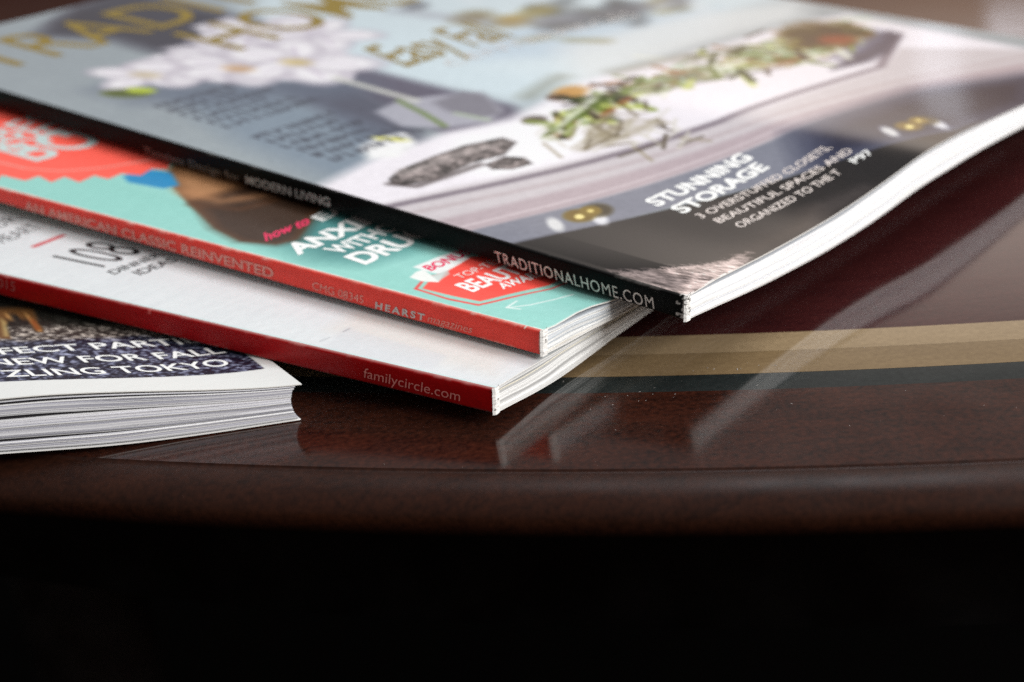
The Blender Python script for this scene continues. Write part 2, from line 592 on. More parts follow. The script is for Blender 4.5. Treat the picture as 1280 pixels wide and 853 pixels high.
def sheets(bk, n, f0, f1, us, name, tint, seed, gap_amp=1.0, jit=.02, parent=None, uend=None, v_in=.0, tone=None):
    """a block of paper sheets between the height fractions f0 (top) and f1 (bottom)"""
    m = bk.m
    r = np.random.default_rng(seed)
    ncol = len(us)
    thick = .6 + r.random(n) * .8
    gaps = []
    for k in range(n):
        ph = r.random(3) * 9
        big = 1.0 if r.random() < .34 else .06
        g = .05 + big * gap_amp * 1.6 * np.clip(np.sin(us * (.5 + .9 * r.random()) + ph[0]) * .8 + .6 * np.sin(us * 2.1 + ph[1]) * r.random() - .35, 0, None)
        gaps.append(g * np.clip((us - .05) / .6, 0.05, 1))
    gaps = np.array(gaps)
    tot = thick.sum() + gaps.sum(0)
    pos = np.zeros(ncol)
    verts, faces, cols, off = [], [], [], 0
    vst = np.array([0.0, .25, .8, 2.0, 5.0, 11.0, m.L])
    for k in range(n):
        F0, F1 = np.broadcast_to(f0, us.shape), np.broadcast_to(f1, us.shape)
        a = F0 + (F1 - F0) * (pos + gaps[k] * .5) / tot
        b = F0 + (F1 - F0) * (pos + gaps[k] * .5 + thick[k]) / tot
        pos = pos + gaps[k] + thick[k]
        j = v_in + r.random() * jit
        ue = us.copy()
        if uend is not None:
            ue = us * 1.0
            e = uend((a[-1] + b[-1]) / 2) + .012 * r.random()
            ue = us[0] + (us - us[0]) * (e - us[0]) / (us[-1] - us[0])
        wob = jit * .5 * np.interp(us, np.linspace(us[0], us[-1], 9), r.random(9))
        UU = np.broadcast_to(ue[:, None], (ncol, len(vst)))
        VV = np.broadcast_to(vst[None, :], UU.shape) + np.where(vst[None, :] < .1, (j + wob)[:, None], 0)
        t, bt = m.top(UU, VV) - .012, m.bot(UU, VV) + .012
        blend = np.exp(-VV / 4.0)
        fa = a[:, None] * blend + (1 - blend) * (F0 + (F1 - F0) * k / n)[:, None]
        fb = b[:, None] * blend + (1 - blend) * (F0 + (F1 - F0) * (k + .8) / n)[:, None]
        top = bk.loc(UU, VV, t + (bt - t) * fa)
        bot = bk.loc(UU, VV, t + (bt - t) * fb)
        nv = len(vst)
        verts += [top.reshape(-1, 3), bot.reshape(-1, 3)]
        q = ncol * nv
        faces += [grid_faces(ncol, nv, off), grid_faces(ncol, nv, off + q, True)]
        i = np.arange(ncol) * nv
        faces.append(np.stack([i[:-1], i[1:], i[1:] + q, i[:-1] + q], 1)[:, ::-1] + off)
        e_ = (ncol - 1) * nv + np.arange(nv)
        faces.append(np.stack([e_[:-1], e_[1:], e_[1:] + q, e_[:-1] + q], 1)[:, ::-1] + off)
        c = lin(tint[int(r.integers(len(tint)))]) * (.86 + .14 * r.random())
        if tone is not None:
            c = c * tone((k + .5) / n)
        cols.append(np.broadcast_to(c, (2 * q, 3)))
        off += 2 * q
    o = mesh_obj(name, np.concatenate(verts), faces, [M_PAPER], parent or bk.e, np.concatenate(cols), smooth=False)
    tag(o, kind='stuff')
    return o


def back_cover(bk, col, us):
    m = bk.m
    vs = np.array([0, .5, 1, 2, 4, 8, 14, m.L])
    U, V = np.meshgrid(us, vs, indexing='ij')
    W = m.bot(U, V)
    a, b = bk.loc(U, V, W + .02).reshape(-1, 3), bk.loc(U, V, W).reshape(-1, 3)
    nu, nv = U.shape
    q = nu * nv
    i = np.arange(nu) * nv
    rim_ = np.stack([i[:-1], i[1:], i[1:] + q, i[:-1] + q], 1)[:, ::-1]
    e_ = (nu - 1) * nv + np.arange(nv)
    rim2 = np.stack([e_[:-1], e_[1:], e_[1:] + q, e_[:-1] + q], 1)[:, ::-1]
    ap = np.concatenate([a, b, a, b])
    cols = np.concatenate([np.broadcast_to(lin(col), (2 * q, 3)), np.broadcast_to(lin((236, 234, 230)), (2 * q, 3))])
    return mesh_obj('back_cover', ap, [grid_faces(nu, nv), grid_faces(nu, nv, q, True), rim_ + 2 * q, rim2 + 2 * q], [M_SATIN], bk.e, cols)


def worn_end(bk, seed, n=46, amp=.05, dark=.08):
    """torn paper and glue showing at the foot of the spine"""
    m = bk.m
    r = np.random.default_rng(seed)
    nu = 7
    f = np.linspace(-.03, 1.03, n)
    uu = np.linspace(-.035, .16, nu)
    Ff, Uu = np.meshgrid(f, uu, indexing='ij')
    t, b = m.top(0.0, 0.0), m.bot(0.0, 0.0)
    n1 = fbm(Ff * 7 + seed, Uu * 9, seed)
    n2 = fbm(Ff * 16 + seed, Uu * 22, seed + 9)
    W = t + (b - t) * Ff + amp * .5 * (n2 - .5)
    Vv = -.006 - amp * 1.3 * np.clip(n1 - .25, 0, 1) * np.where(Uu > .1, .4, 1.0)
    Vv[:, -1] = .03
    Vv[:, 0] = .02
    Uj = Uu + amp * .6 * (n2 - .5)
    c = np.ones(Ff.shape + (3,)) * lin((236, 234, 230))
    c[fbm(Ff * 12 + 3, Uu * 16 + seed, seed + 4) > .78 - dark] = lin((60, 56, 54))
    return mesh_obj('worn_spine_end', bk.loc(Uj, Vv, W), [grid_faces(n, nu, flip=True)], [M_PAPER], bk.e, c.reshape(-1, 3), smooth=False)


# lettering -------------------------------------------------------
glyphs = {}


def text_mesh(body, bold=0.0, shear=0.0, space=1.0):
    key = (body, bold, shear, space)
    if key not in glyphs:
        c = bpy.data.curves.new('lettering', 'FONT')
        c.body = body
        c.offset = bold
        c.shear = shear
        c.space_character = space
        c.resolution_u = 4
        o = bpy.data.objects.new('lettering', c)
        scene.collection.objects.link(o)
        bpy.context.view_layer.update()
        me = bpy.data.meshes.new_from_object(o.evaluated_get(bpy.context.evaluated_depsgraph_get()))
        v = np.zeros(len(me.vertices) * 3)
        me.vertices.foreach_get('co', v)
        v = v.reshape(-1, 3)
        f = [tuple(p.vertices) for p in me.polygons]
        bpy.data.objects.remove(o)
        bpy.data.curves.remove(c)
        bpy.data.meshes.remove(me)
        glyphs[key] = (v, f)
    return glyphs[key]


CAP = .73       # capital height of the built-in face at size 1 (measured below)
_v, _f = text_mesh('H')
CAP = float(_v[:, 1].max())


def letter(bk, parent, body, P0, P1, P2, mat, bold=0.0, shear=0.0, space=1.0, on='cover', lift=.006, name='lettering', bow=0.0, rise=None):
    """flat print: baseline P0 -> P1, P2 above the start of the baseline at capital height.
    on the cover the points are (u, v); on the spine (v, fraction of the height)"""
    v, f = text_mesh(body, bold, shear, space)
    x = (v[:, 0] - v[:, 0].min()) / (v[:, 0].max() - v[:, 0].min())
    y = v[:, 1] / CAP
    P0, P1, P2 = np.array(P0), np.array(P1), np.array(P2)
    q = P0 + x[:, None] * (P1 - P0) + y[:, None] * (P2 - P0)
    q[:, 1] -= bow * 4 * x * (1 - x)
    m = bk.m
    if on == 'cover':
        p = bk.loc(q[:, 0], q[:, 1], m.top(q[:, 0], q[:, 1]) + lift + (rise(q[:, 0], q[:, 1]) if rise else 0))
    else:
        t, b = m.top(0.0 * q[:, 0], q[:, 0]), m.bot(0.0 * q[:, 0], q[:, 0])
        fr = (t - q[:, 1]) / (t - b)
        u = -.03 * np.sin(np.pi * np.clip(fr, .02, .98)) ** .35 - lift - .007
        p = bk.loc(u, q[:, 0], q[:, 1])
    me = bpy.data.meshes.new(name)
    me.from_pydata([tuple(a) for a in p], [], f)
    me.materials.append(mat)
    o = bpy.data.objects.new(name, me)
    scene.collection.objects.link(o)
    o.parent = parent
    return o


# ================================================================ magazine 1: topmost, home interiors
bk = Book(T, 'topmost magazine, black spine, cover with a pale interior, white orchids and a dark chair')
us = steps((.03, 4, .028), (4, 9, .045), (9, T.W, .07))
vs = steps((0, 4, .028), (4, 10, .045), (10, T.L, .075))


def paint_home(U, V):
    p = Print(U, V, (156, 164, 167))
    n1 = fbm(U * .5, V * .5, 11)
    p.mix(.35 * n1, (128, 135, 141))
    # pale wall on the right of the flowers
    p.poly([(13.820, 26.831), (8.753, 22.147), (7.110, 18.566), (6.397, 15.597), (6.698, 9.789), (8.526, 9.019), (15.179, 10.553), (20.543, 10.747), (25.452, 16.368)], (196, 208, 212), .8)
    p.poly([(10.978, 15.828), (13.979, 13.608), (18.354, 11.608), (15.059, 9.931), (11.052, 11.280), (9.231, 13.069)], (176, 192, 204), .6, .7)
    p.poly([(11.473, 12.167), (16.854, 11.720), (20.661, 10.256), (19.118, 9.050), (13.469, 9.362), (8.670, 9.385)], (206, 210, 210), .5, .8)
    # shaded panel at the head
    p.poly([(3.827, 25.517), (7.040, 27.473), (8.869, 28.090), (8.657, 20.974), (6.383, 19.398), (4.768, 20.337), (4.939, 23.243)], (60, 58, 70), .45, .95)
    p.poly([(4.942, 26.343), (6.789, 27.331), (6.767, 25.301), (5.010, 24.665)], (52, 48, 60), .4, .7)
    # window ledge behind the vase
    p.poly([(5.840, 15.165), (7.036, 15.653), (6.834, 9.905), (6.235, 8.895), (4.282, 9.666), (5.146, 12.872)], (98, 94, 108), .22, .95)
    p.poly([(4.568, 16.353), (6.017, 14.904), (4.714, 11.098), (3.518, 9.705), (2.430, 10.160), (3.769, 13.413)], (84, 86, 100), .35, .9)
    p.poly([(2.465, 17.924), (4.326, 16.079), (3.593, 11.059), (1.431, 9.160), (0.501, 9.683), (0.879, 12.993)], (122, 136, 150), .5, .7)
    # table cloth
    p.poly([(-0.197, 9.385), (2.186, 9.916), (4.500, 9.866), (6.025, 9.213), (8.927, 9.589), (12.749, 9.117), (18.238, 8.785), (20.073, 8.275), (19.520, 2.364), (17.585, 1.505), (13.301, 2.871), (8.086, 4.725), (3.643, 5.823), (-1.002, 5.636)], (222, 218, 222), .25)
    p.poly([(4.195, 9.586), (7.434, 9.143), (6.387, 6.635), (2.893, 6.532), (2.206, 8.224)], (232, 230, 232), .4, .8)
    # mouldings of the table edge
    p.poly([(-0.879, 7.759), (1.610, 7.204), (5.557, 5.999), (9.913, 4.604), (14.691, 4.282), (17.265, 5.114), (19.520, 2.364), (16.262, 0.918), (12.877, 2.647), (7.707, 3.202), (3.183, 4.179), (-0.837, 5.157)], (194, 188, 190), .15)
    p.stroke([(-0.277, 7.451), (4.043, 6.147), (8.427, 4.955), (14.998, 4.450), (18.836, 5.952)], .22, (112, 102, 112), .10, .85)
    p.stroke([(-0.407, 6.869), (3.852, 5.552), (8.174, 4.350), (14.174, 3.333), (18.728, 2.124)], .16, (176, 164, 166), .10, .8)
    p.poly([(-0.630, 6.210), (3.824, 5.096), (8.261, 3.979), (14.005, 3.026), (18.028, 1.811), (16.845, 1.283), (13.547, 2.571), (7.942, 3.352), (3.334, 4.295), (-0.776, 5.214)], (172, 158, 162), .12, .85)
    p.stroke([(-0.510, 5.568), (3.640, 4.530), (8.018, 3.610), (13.712, 2.872), (17.345, 1.506)], .07, (206, 196, 198), .06, .8)
    p.poly([(18.331, 6.523), (19.018, 6.348), (18.687, 5.823), (16.568, 5.071), (15.265, 4.943), (13.910, 5.219)], (66, 64, 82), .16, .85)
    p.poly([(17.714, 6.928), (18.988, 6.684), (17.950, 6.065), (16.083, 5.637), (14.973, 5.838)], (128, 130, 150), .2, .8)
    p.stroke([(9.091, 7.729), (11.445, 6.980), (13.984, 6.205), (15.990, 5.466)], .15, (84, 80, 92), .1, .6)
    # drawer front
    p.poly([(-0.762, 5.333), (3.334, 4.295), (7.863, 3.302), (13.403, 2.497), (17.052, 1.056), (14.090, -0.242), (10.458, 0.196), (3.864, 2.855), (-0.021, 3.875)], (130, 132, 142), .07)
    p.poly([(8.683, 2.986), (13.403, 2.497), (17.052, 1.056), (14.090, -0.242), (10.458, 0.196), (7.067, 1.601)], (40, 44, 66), .7, .95)
    # dark chair back with a pale fur throw
    dk = p.sd([(-0.034, 4.024), (3.731, 2.802), (7.067, 1.601), (10.574, 0.253), (11.863, 0.109), (6.706, -0.116), (3.714, -0.059), (0.064, -0.161), (-0.293, -0.069)])
    p.mix(np.clip(.5 - dk / .08, 0, 1), (38, 36, 37))
    p.poly([(0.785, 0.162), (2.132, 0.719), (3.618, 0.601), (5.256, 0.512), (4.528, -0.104), (2.471, -0.125)], (92, 80, 70), .35, .6)
    p.poly([(5.077, 0.773), (6.827, 0.320), (6.775, -0.077), (4.092, -0.007)], (86, 80, 78), .2, .6)
    p.mix(np.clip(.5 - dk / .3, 0, 1) * np.clip(1 - (U - .2) / 4.5, 0, 1) * .55, (24, 23, 25))
    fx = fbm(U * 14 + V * 4, V * 3.0 - U * 1.5, 31)
    fs = vnoise(U * 34 + V * 9, V * 7 - U * 3, 32)
    d = p.sd([(0.095, 1.813), (0.475, 1.365), (1.057, 0.880), (1.717, 0.441), (2.482, 0.305), (1.668, -0.118), (0.339, -0.142), (-0.044, -0.031), (-0.069, 0.226), (-0.089, 0.949)])
    a = np.clip(.5 - (d + .34 * (fx - .55) + .22 * (fs - .5)) / .10, 0, 1)
    shade = (np.clip(.36 + .75 * fx + .45 * (fs - .5), 0, 1)[..., None]) * np.array([1.02, .93, .90])
    p.c = p.c * (1 - a[..., None] * .92) + shade * a[..., None] * .92
    p.poly([(-0.034, 4.024), (1.035, 3.709), (0.595, 0.380), (0.018, 0.237)], (30, 29, 32), .10, .35)
    p.poly([(1.580, 19.395), (3.627, 19.742), (5.239, 18.069), (6.449, 14.757), (5.900, 13.625), (4.463, 14.151), (2.866, 15.912), (1.409, 17.522)], (104, 112, 126), .7, .75)
    # orchids
    W_ = (214, 210, 214)
    for pl in ([(2.079, 19.737), (3.302, 20.693), (4.780, 20.872), (5.746, 20.339), (4.962, 18.987), (3.734, 18.706), (2.536, 18.668), (1.902, 18.992)],
               [(5.162, 21.181), (6.439, 20.762), (6.608, 19.057), (5.309, 17.192), (4.314, 17.309), (3.813, 18.476)],
               [(7.032, 20.151), (8.207, 19.783), (8.387, 17.671), (7.161, 15.721), (6.233, 14.831), (5.760, 15.530), (4.851, 16.210), (5.187, 17.623)],
               [(7.157, 22.413), (8.433, 22.314), (8.537, 20.838), (7.281, 19.757), (6.651, 20.738)],
               [(9.029, 21.395), (10.136, 20.521), (9.077, 19.050), (7.981, 19.532)],
               [(3.952, 19.311), (3.723, 18.594), (2.950, 17.892), (3.299, 18.655)],
               [(6.660, 16.238), (6.756, 15.307), (6.111, 14.765), (5.903, 15.321)]):
        p.poly(pl, W_, .16, .95, .22, 5)
    fr = np.random.default_rng(12)
    for c_, k_ in (([(3.154, 19.470)], 1.0), ([(4.476, 19.128)], 1.15), ([(7.431, 20.270)], 1.15), ([(5.239, 18.069)], 1.2), ([(8.652, 18.763)], 1.2), ([(6.484, 17.171)], 1.45)):
        cu_, cv2 = c_[0]
        for q in range(5):
            an = q * 1.257 + .5 * fr.random() + cu_
            du_, dv_ = .62 * k_ * math.cos(an), 1.0 * k_ * math.sin(an)
            ang_ = math.atan2(dv_, du_)
            p.blob((cu_ + du_ * 1.02, cv2 + dv_ * 1.02), .80 * k_, .52 * k_, ang_, (146, 136, 150), .5, .7)
            p.blob((cu_ + du_, cv2 + dv_), .70 * k_, .44 * k_, ang_, (228, 226, 227), .7, .92)
            p.stroke([(cu_ + du_ * .2, cv2 + dv_ * .2), (cu_ + du_ * 1.3, cv2 + dv_ * 1.3)], .05, (176, 160, 180), .10, .7)
    for c_, col in (([(6.409, 17.152)], (196, 170, 84)), ([(5.113, 17.987)], (190, 140, 76)), ([(3.229, 19.499)], (200, 184, 140))):
        p.blob(c_[0], .28, .46, .2, col, .9, .55)
    p.blob([(1.827, 18.495)][0], .36, .62, .5, (92, 102, 36), .5)
    p.blob([(2.253, 18.431)][0], .24, .42, .4, (176, 190, 60), .5)
    p.poly([(2.323, 10.664), (3.179, 10.908), (3.835, 10.645), (3.490, 9.930), (2.523, 9.498), (1.935, 9.864)], (226, 226, 224), .14, 1, .15, 6)
    p.blob([(3.299, 10.561)][0], .14, .45, .4, (206, 204, 120), .7)
    # vase and stem
    p.poly([(4.570, 12.352), (5.628, 12.517), (6.627, 11.824), (7.199, 11.267), (6.457, 9.836), (5.639, 9.579), (4.719, 10.068), (4.129, 11.060)], (172, 172, 180), .12, .9)
    p.poly([(5.938, 11.724), (7.033, 11.654), (7.122, 11.039), (6.255, 9.712), (5.687, 9.925), (5.610, 10.888)], (124, 122, 130), .14, .85)
    p.stroke([(5.998, 15.181), (5.900, 13.625), (5.807, 12.142)], .22, (196, 196, 188), .1)
    p.stroke([(5.559, 12.505), (5.186, 11.283), (4.763, 10.211)], .17, (116, 132, 86), .06)
    p.stroke([(5.629, 10.645), (5.706, 9.688)], .16, (172, 186, 160), .08, .8)
    # pine cones on the cloth
    for pl in ([(1.260, 8.603), (1.882, 8.875), (2.966, 8.938), (3.989, 8.903), (4.942, 8.576), (4.879, 8.088), (4.033, 7.742), (3.189, 7.942), (1.908, 7.828), (1.164, 8.058), (1.076, 8.326)],
               [(3.281, 7.649), (3.949, 7.670), (4.178, 7.282), (3.966, 6.851), (3.406, 6.971), (3.138, 7.313)]):
        d = p.sd(pl)
        a = np.clip(.5 - d / .10, 0, 1)
        cell = .5 + .55 * (vnoise(U * 5, V * 7, 41) - .5) + .5 * (vnoise(U * 11, V * 13, 42) - .5) - .22 * np.clip((d + .25) / .25, 0, 1)
        cc = np.clip(.36 + .62 * (cell - .45), .08, .72)[..., None] * np.array([1.08, 1.0, .98]) + .06
        p.c = p.c * (1 - a[..., None]) + cc * a[..., None]
    p.stroke([(1.769, 8.668), (2.778, 8.641), (3.846, 8.532), (4.686, 8.354)], .22, (190, 182, 178), .22, .5)
    p.stroke([(1.054, 8.353), (1.290, 7.827), (2.228, 7.774), (3.217, 7.732)], .16, (50, 40, 38), .12, .8)
    # acorns, leaves and dried heads
    p.blob([(6.319, 8.768)][0], .32, .30, 0, (110, 102, 96), .5)
    p.blob([(8.297, 9.289)][0], .55, .42, .3, (190, 150, 92), .6)
    p.blob([(7.877, 9.303)][0], .25, .3, .3, (104, 84, 70), .6)
    gr = [(5.618, 7.801), (7.285, 8.283), (8.681, 8.395), (10.727, 8.187), (12.827, 7.906), (16.062, 7.972), (18.992, 7.917), (18.434, 6.705), (15.602, 6.204), (13.316, 6.753), (11.333, 7.386), (9.091, 7.729), (7.480, 7.952), (5.953, 7.694)]
    d = p.sd(gr) - .22 + .9 * (fbm(U * 1.6, V * 1.6, 51) - .5)
    a = np.clip(.5 - d / .3, 0, 1)
    k1, k2 = fbm(U * 1.2, V * 2.4, 52), fbm(U * 2.2, V * 2.0, 53)
    cc = (np.array([84, 96, 36]) * np.clip(k1 * 2.2 - .6, 0, 1)[..., None] + np.array([206, 206, 186]) * np.clip(1.6 - k1 * 2.2, 0, 1)[..., None]) / 255
    a2 = np.clip((k2 - .56) * 8, 0, 1)[..., None]
    cc = cc * (1 - a2) + a2 * np.array([132, 88, 50]) / 255
    p.c = p.c * (1 - a[..., None] * .85) + cc * a[..., None] * .85
    path = [(5.850, 7.848), (7.568, 8.021), (9.416, 7.969), (11.609, 7.820), (13.791, 7.545), (16.320, 7.369), (18.109, 6.775)]
    lr = np.random.default_rng(17)
    for q in range(150):
        t_ = lr.random() * (len(path) - 1.001)
        i_ = int(t_)
        f_ = t_ - i_
        wd = .35 + .5 * t_ / 2
        cu_ = path[i_][0] * (1 - f_) + path[i_ + 1][0] * f_ + lr.normal() * wd * .45
        cv2 = path[i_][1] * (1 - f_) + path[i_ + 1][1] * f_ + lr.normal() * wd * .55
        an = lr.random() * 3.14
        ll = .25 + .45 * lr.random()
        col = [(52, 62, 22), (96, 112, 40), (132, 146, 66), (214, 214, 200), (58, 48, 40), (168, 186, 160), (146, 96, 52), (190, 196, 120)][int(lr.integers(8))]
        p.stroke([(cu_ - ll * math.cos(an), cv2 - ll * math.sin(an)), (cu_ + ll * math.cos(an), cv2 + ll * math.sin(an))], .10 + .16 * lr.random(), col, .06, .9)
    for q in range(46):
        cu_, cv2 = [(6.696, 6.641)][0]
        cu_ += lr.normal() * .9
        cv2 += lr.normal() * .8
        an = .9 + lr.normal() * .5
        ll = .2 + .4 * lr.random()
        col = [(92, 80, 56), (150, 140, 116), (70, 60, 44), (200, 196, 184)][int(lr.integers(4))]
        p.stroke([(cu_ - ll * math.cos(an), cv2 - ll * math.sin(an)), (cu_ + ll * math.cos(an), cv2 + ll * math.sin(an))], .08, col, .05, .8)
    for q in range(34):
        cu_, cv2 = [(15.006, 13.977)][0]
        cu_ += lr.normal() * 2.2
        cv2 += lr.normal() * 1.5
        an = lr.random() * 3.14
        ll = .25 + .5 * lr.random()
        col = [(50, 60, 66), (96, 104, 108), (40, 46, 50), (206, 212, 214), (120, 108, 60)][int(lr.integers(5))]
        p.stroke([(cu_ - ll * math.cos(an), cv2 - ll * math.sin(an)), (cu_ + ll * math.cos(an), cv2 + ll * math.sin(an))], .3, col, .35, .7)
    p.stroke([(5.703, 7.871), (7.745, 8.159), (9.878, 8.311)], .13, (84, 100, 36), .08)
    p.poly([(5.916, 7.950), (7.374, 8.353), (8.699, 8.606), (8.014, 8.370), (6.339, 7.911)], (214, 218, 206), .1)
    for q in ([(6.153, 6.800), (7.521, 6.800)], [(5.399, 6.599), (6.907, 6.802)], [(6.051, 6.378), (7.712, 6.250)], [(6.400, 7.109), (7.454, 7.454)]):
        p.stroke(q, .22, (150, 140, 116), .22, .8)
    p.poly([(16.475, 8.228), (18.388, 8.611), (18.960, 7.639), (18.037, 6.559), (16.388, 6.416), (15.531, 7.143)], (74, 56, 22), .5, .95, .4, 8)
    p.blob([(16.998, 6.867)][0], .6, .5, 0, (150, 74, 36), .6, .8)
    p.blob([(17.186, 8.147)][0], .6, .5, 0, (84, 70, 24), .6, .8)
    for q in ([(10.380, 9.440), (12.881, 8.953)], [(12.309, 8.555), (14.726, 8.402)], [(7.588, 10.032), (9.194, 10.320)], [(9.526, 7.807), (11.870, 7.753)]):
        p.stroke(q, .35, (112, 110, 92), .35, .55)
    # things on the shelf at the head, out of focus
    for c_, col, s_ in (([(14.841, 13.848)], (70, 82, 90), .9), ([(16.352, 13.675)], (58, 70, 80), 1.0), ([(13.692, 13.965)], (104, 110, 118), .9),
                        ([(12.728, 16.489)], (128, 116, 84), .8), ([(13.142, 15.306)], (166, 140, 72), .7), ([(14.570, 15.530)], (140, 130, 84), .7), ([(12.789, 18.806)], (104, 106, 112), .5)):
        p.blob(c_[0], s_ * 1.1, s_ * .7, .4, col, 1.0, .85)
    p.stroke([(12.025, 18.733), (12.292, 17.040), (12.834, 15.042), (14.622, 14.119), (18.320, 13.035)], .6, (150, 150, 158), .4, .6)
    # small dark paragraph, too far away to read
    rr = np.random.default_rng(5)
    for (sx_, sy_, ex_, ey_, rows) in ((178, 124, 268, 100, 5), (296, 168, 392, 136, 5)):
        pass
    for (u0, v0, rows, ln) in ((1.5, 16.9, 6, 3.0), (1.35, 13.1, 6, 2.9)):
        for r_ in range(rows):
            x = u0 + .1 * rr.random()
            yv = v0 - r_ * .52
            while x < u0 + ln * (.7 + .3 * rr.random()):
                wl_ = .10 + .16 * rr.random()
                p.stroke([(x, yv - .13), (x + .02, yv + .13)], .07, (66, 68, 78), .05, .8)
                p.stroke([(x, yv + (.12 if rr.random() < .5 else -.12)), (x + wl_ * .8, yv + (.12 if rr.random() < .5 else -.12))], .06, (66, 68, 78), .05, .75)
                x += wl_ + (.14 if rr.random() < .18 else .03)
    # brass ring pulls
    for c0, c1, cA, cB in (([(2.073, 4.055)][0], [(2.438, 4.056)][0], [(1.364, 4.097)][0], [(2.247, 3.703)][0]),
                           ([(10.375, 1.202)][0], [(10.914, 1.246)][0], [(9.744, 1.338)][0], [(10.924, 0.778)][0])):
        p.blob(cA, .40, .15, .9, (214, 214, 212), .7, .9)
        p.blob(cB, .46, .16, .9, (220, 220, 222), .7, .9)
        p.blob((c1[0] + .12, c1[1] - .1),   .40, .30, .6, (70, 60, 34), .5, .8)
        p.blob(c0, .38, .32, .6, (122, 102, 44), .4)
        p.blob((c0[0] - .04, c0[1] - .04), .15, .10, .6, (226, 212, 150), .6)
        p.blob(c1, .30, .23, .6, (134, 114, 52), .4)
        p.blob(c1, .10, .07, .6, (214, 196, 130), .6)
    p.grain(.05, 9, 71)
    p.c = np.clip(.54 + (p.c - .54) * 1.22 - .015, .02, .95)
    p.c = p.c * TONE_HOME
    # white wear along the fold and foot of the cover
    wear = np.clip((.05 - V) / .03, 0, 1) * (fbm(U * 5, V * 5, 77) > .56) * (U < 2.2)
    wear = np.maximum(wear, np.clip((.10 - U) / .05, 0, 1) * np.clip((.16 - V) / .1, 0, 1))
    p.mix(wear, (232, 228, 224))
    return lin(p.c)


TONE_HOME = 0.93
rise_home = lambda U, V: .055 * np.clip((U - .15) / .8, 0, 1) * np.clip(1 - (U - 7) / 4, 0, 1) * np.exp(-np.maximum(V, 0) / 1.5)
cv = cover(bk, us, vs, paint_home, M_GLOSS, .022, rise_home)
lt = lambda *a, **k: letter(bk, cv, *a, lift=.004, rise=rise_home, **k)
lt('STUNNING', *[(3.472, 3.133), (6.941, 3.079), (3.559, 3.549)], M_WHITEINK, .034)
lt('STORAGE', *[(3.457, 2.491), (6.656, 2.491), (3.542, 2.895)], M_WHITEINK, .034)
lt('3 OVERSTUFFED CLOSETS,', *[(3.450, 2.032), (8.189, 1.880), (3.521, 2.264)], M_PALEINK, .004)
lt('BEAUTIFUL SPACES AND', *[(3.452, 1.605), (8.243, 1.380), (3.523, 1.833)], M_PALEINK, .004)
lt('ORGANIZED TO THE T', *[(3.470, 1.130), (7.113, 0.993), (3.558, 1.365)], M_PALEINK, .004)
lt('P97', *[(7.673, 0.994), (8.363, 0.945), (7.743, 1.226)], M_WHITEINK, .016)
letter(bk, cv, 'TRADITIONAL', (.95, 23.0), (19.6, 23.0), (.95, 26.0), M_GOLDINK, .004)
letter(bk, cv, 'HOME', (6.3, 19.3), (13.6, 19.3), (6.3, 22.3), M_GOLDINK, .004)
letter(bk, cv, 'Easy Fall', *[(7.708, 14.302), (11.932, 13.975), (8.039, 16.494)], M_GOLDINK, .012, .25)
letter(bk, cv, 'CENTERPIECES', *[(8.350, 13.237), (15.965, 12.800), (8.486, 13.819)], M_GREYINK, -.01)


def sp_home(Vv, Ff):
    c = np.ones(Vv.shape + (3,)) * lin((7, 7, 7))
    edge = np.clip((Ff - .93) / .05, 0, 1) * .15 + np.clip((.05 - Ff) / .04, 0, 1) * .25
    c = c * (1 - edge[..., None]) + edge[..., None] * lin((96, 92, 90))
    sc = np.clip((fbm(Vv * 3, Ff * 4, 68) - .58) * 5, 0, 1) * np.clip((np.abs(Ff - .5) - .38) * 12, 0, 1)
    c = c * (1 - .5 * sc[..., None]) + .5 * sc[..., None] * lin((120, 116, 112))
    w = ((fbm(Vv * 8, Ff * 6, 61) > .60) & (Vv < .20)) | (Vv < .035 + .05 * vnoise(Ff * 9, Vv * 0 + 3, 62))
    c[w] = lin((206, 200, 194))
    return c


s_ = spine(bk, sp_home, mat=M_BLACKSPINE)
ls = lambda *a, **k: letter(bk, s_, *a, on='spine', **k)
ls('TRADITIONALHOME.COM', *[(4.445, -0.468), (0.660, -0.427), (4.480, -0.246)], M_PALEINK, .0, 0, 1.12)
ls('MODERN LIVING', *[(11.789, -0.454), (9.083, -0.384), (11.778, -0.269)], M_GREYINK, .02)
ls('Timeless Design for', *[(15.409, -0.504), (12.005, -0.457), (15.392, -0.328)], flat_mat('dim_ink', (120, 112, 106), .4), -.004)
us2 = steps((.03, 6, .12), (6, T.W, .3))
sheets(bk, 33, .07, 1.0, us2 * (T.W - .1) / T.W, 'pages', [(244, 244, 242), (250, 250, 250), (246, 246, 248), (212, 216, 222)], 3, 1.3)
back_cover(bk, (88, 40, 46), us2)
worn_end(bk, 4, 52, .05, .16)

# ================================================================ magazine 2: teal cover, red spine
bk = Book(C, 'second magazine from the top with a teal cover and a bright coral red spine')
us = steps((.03, 5.2, .028), (5.2, 8, .1), (8, C.W, .5))
vs = steps((0, 9, .028), (9, 19, .045), (19, C.L, .4))


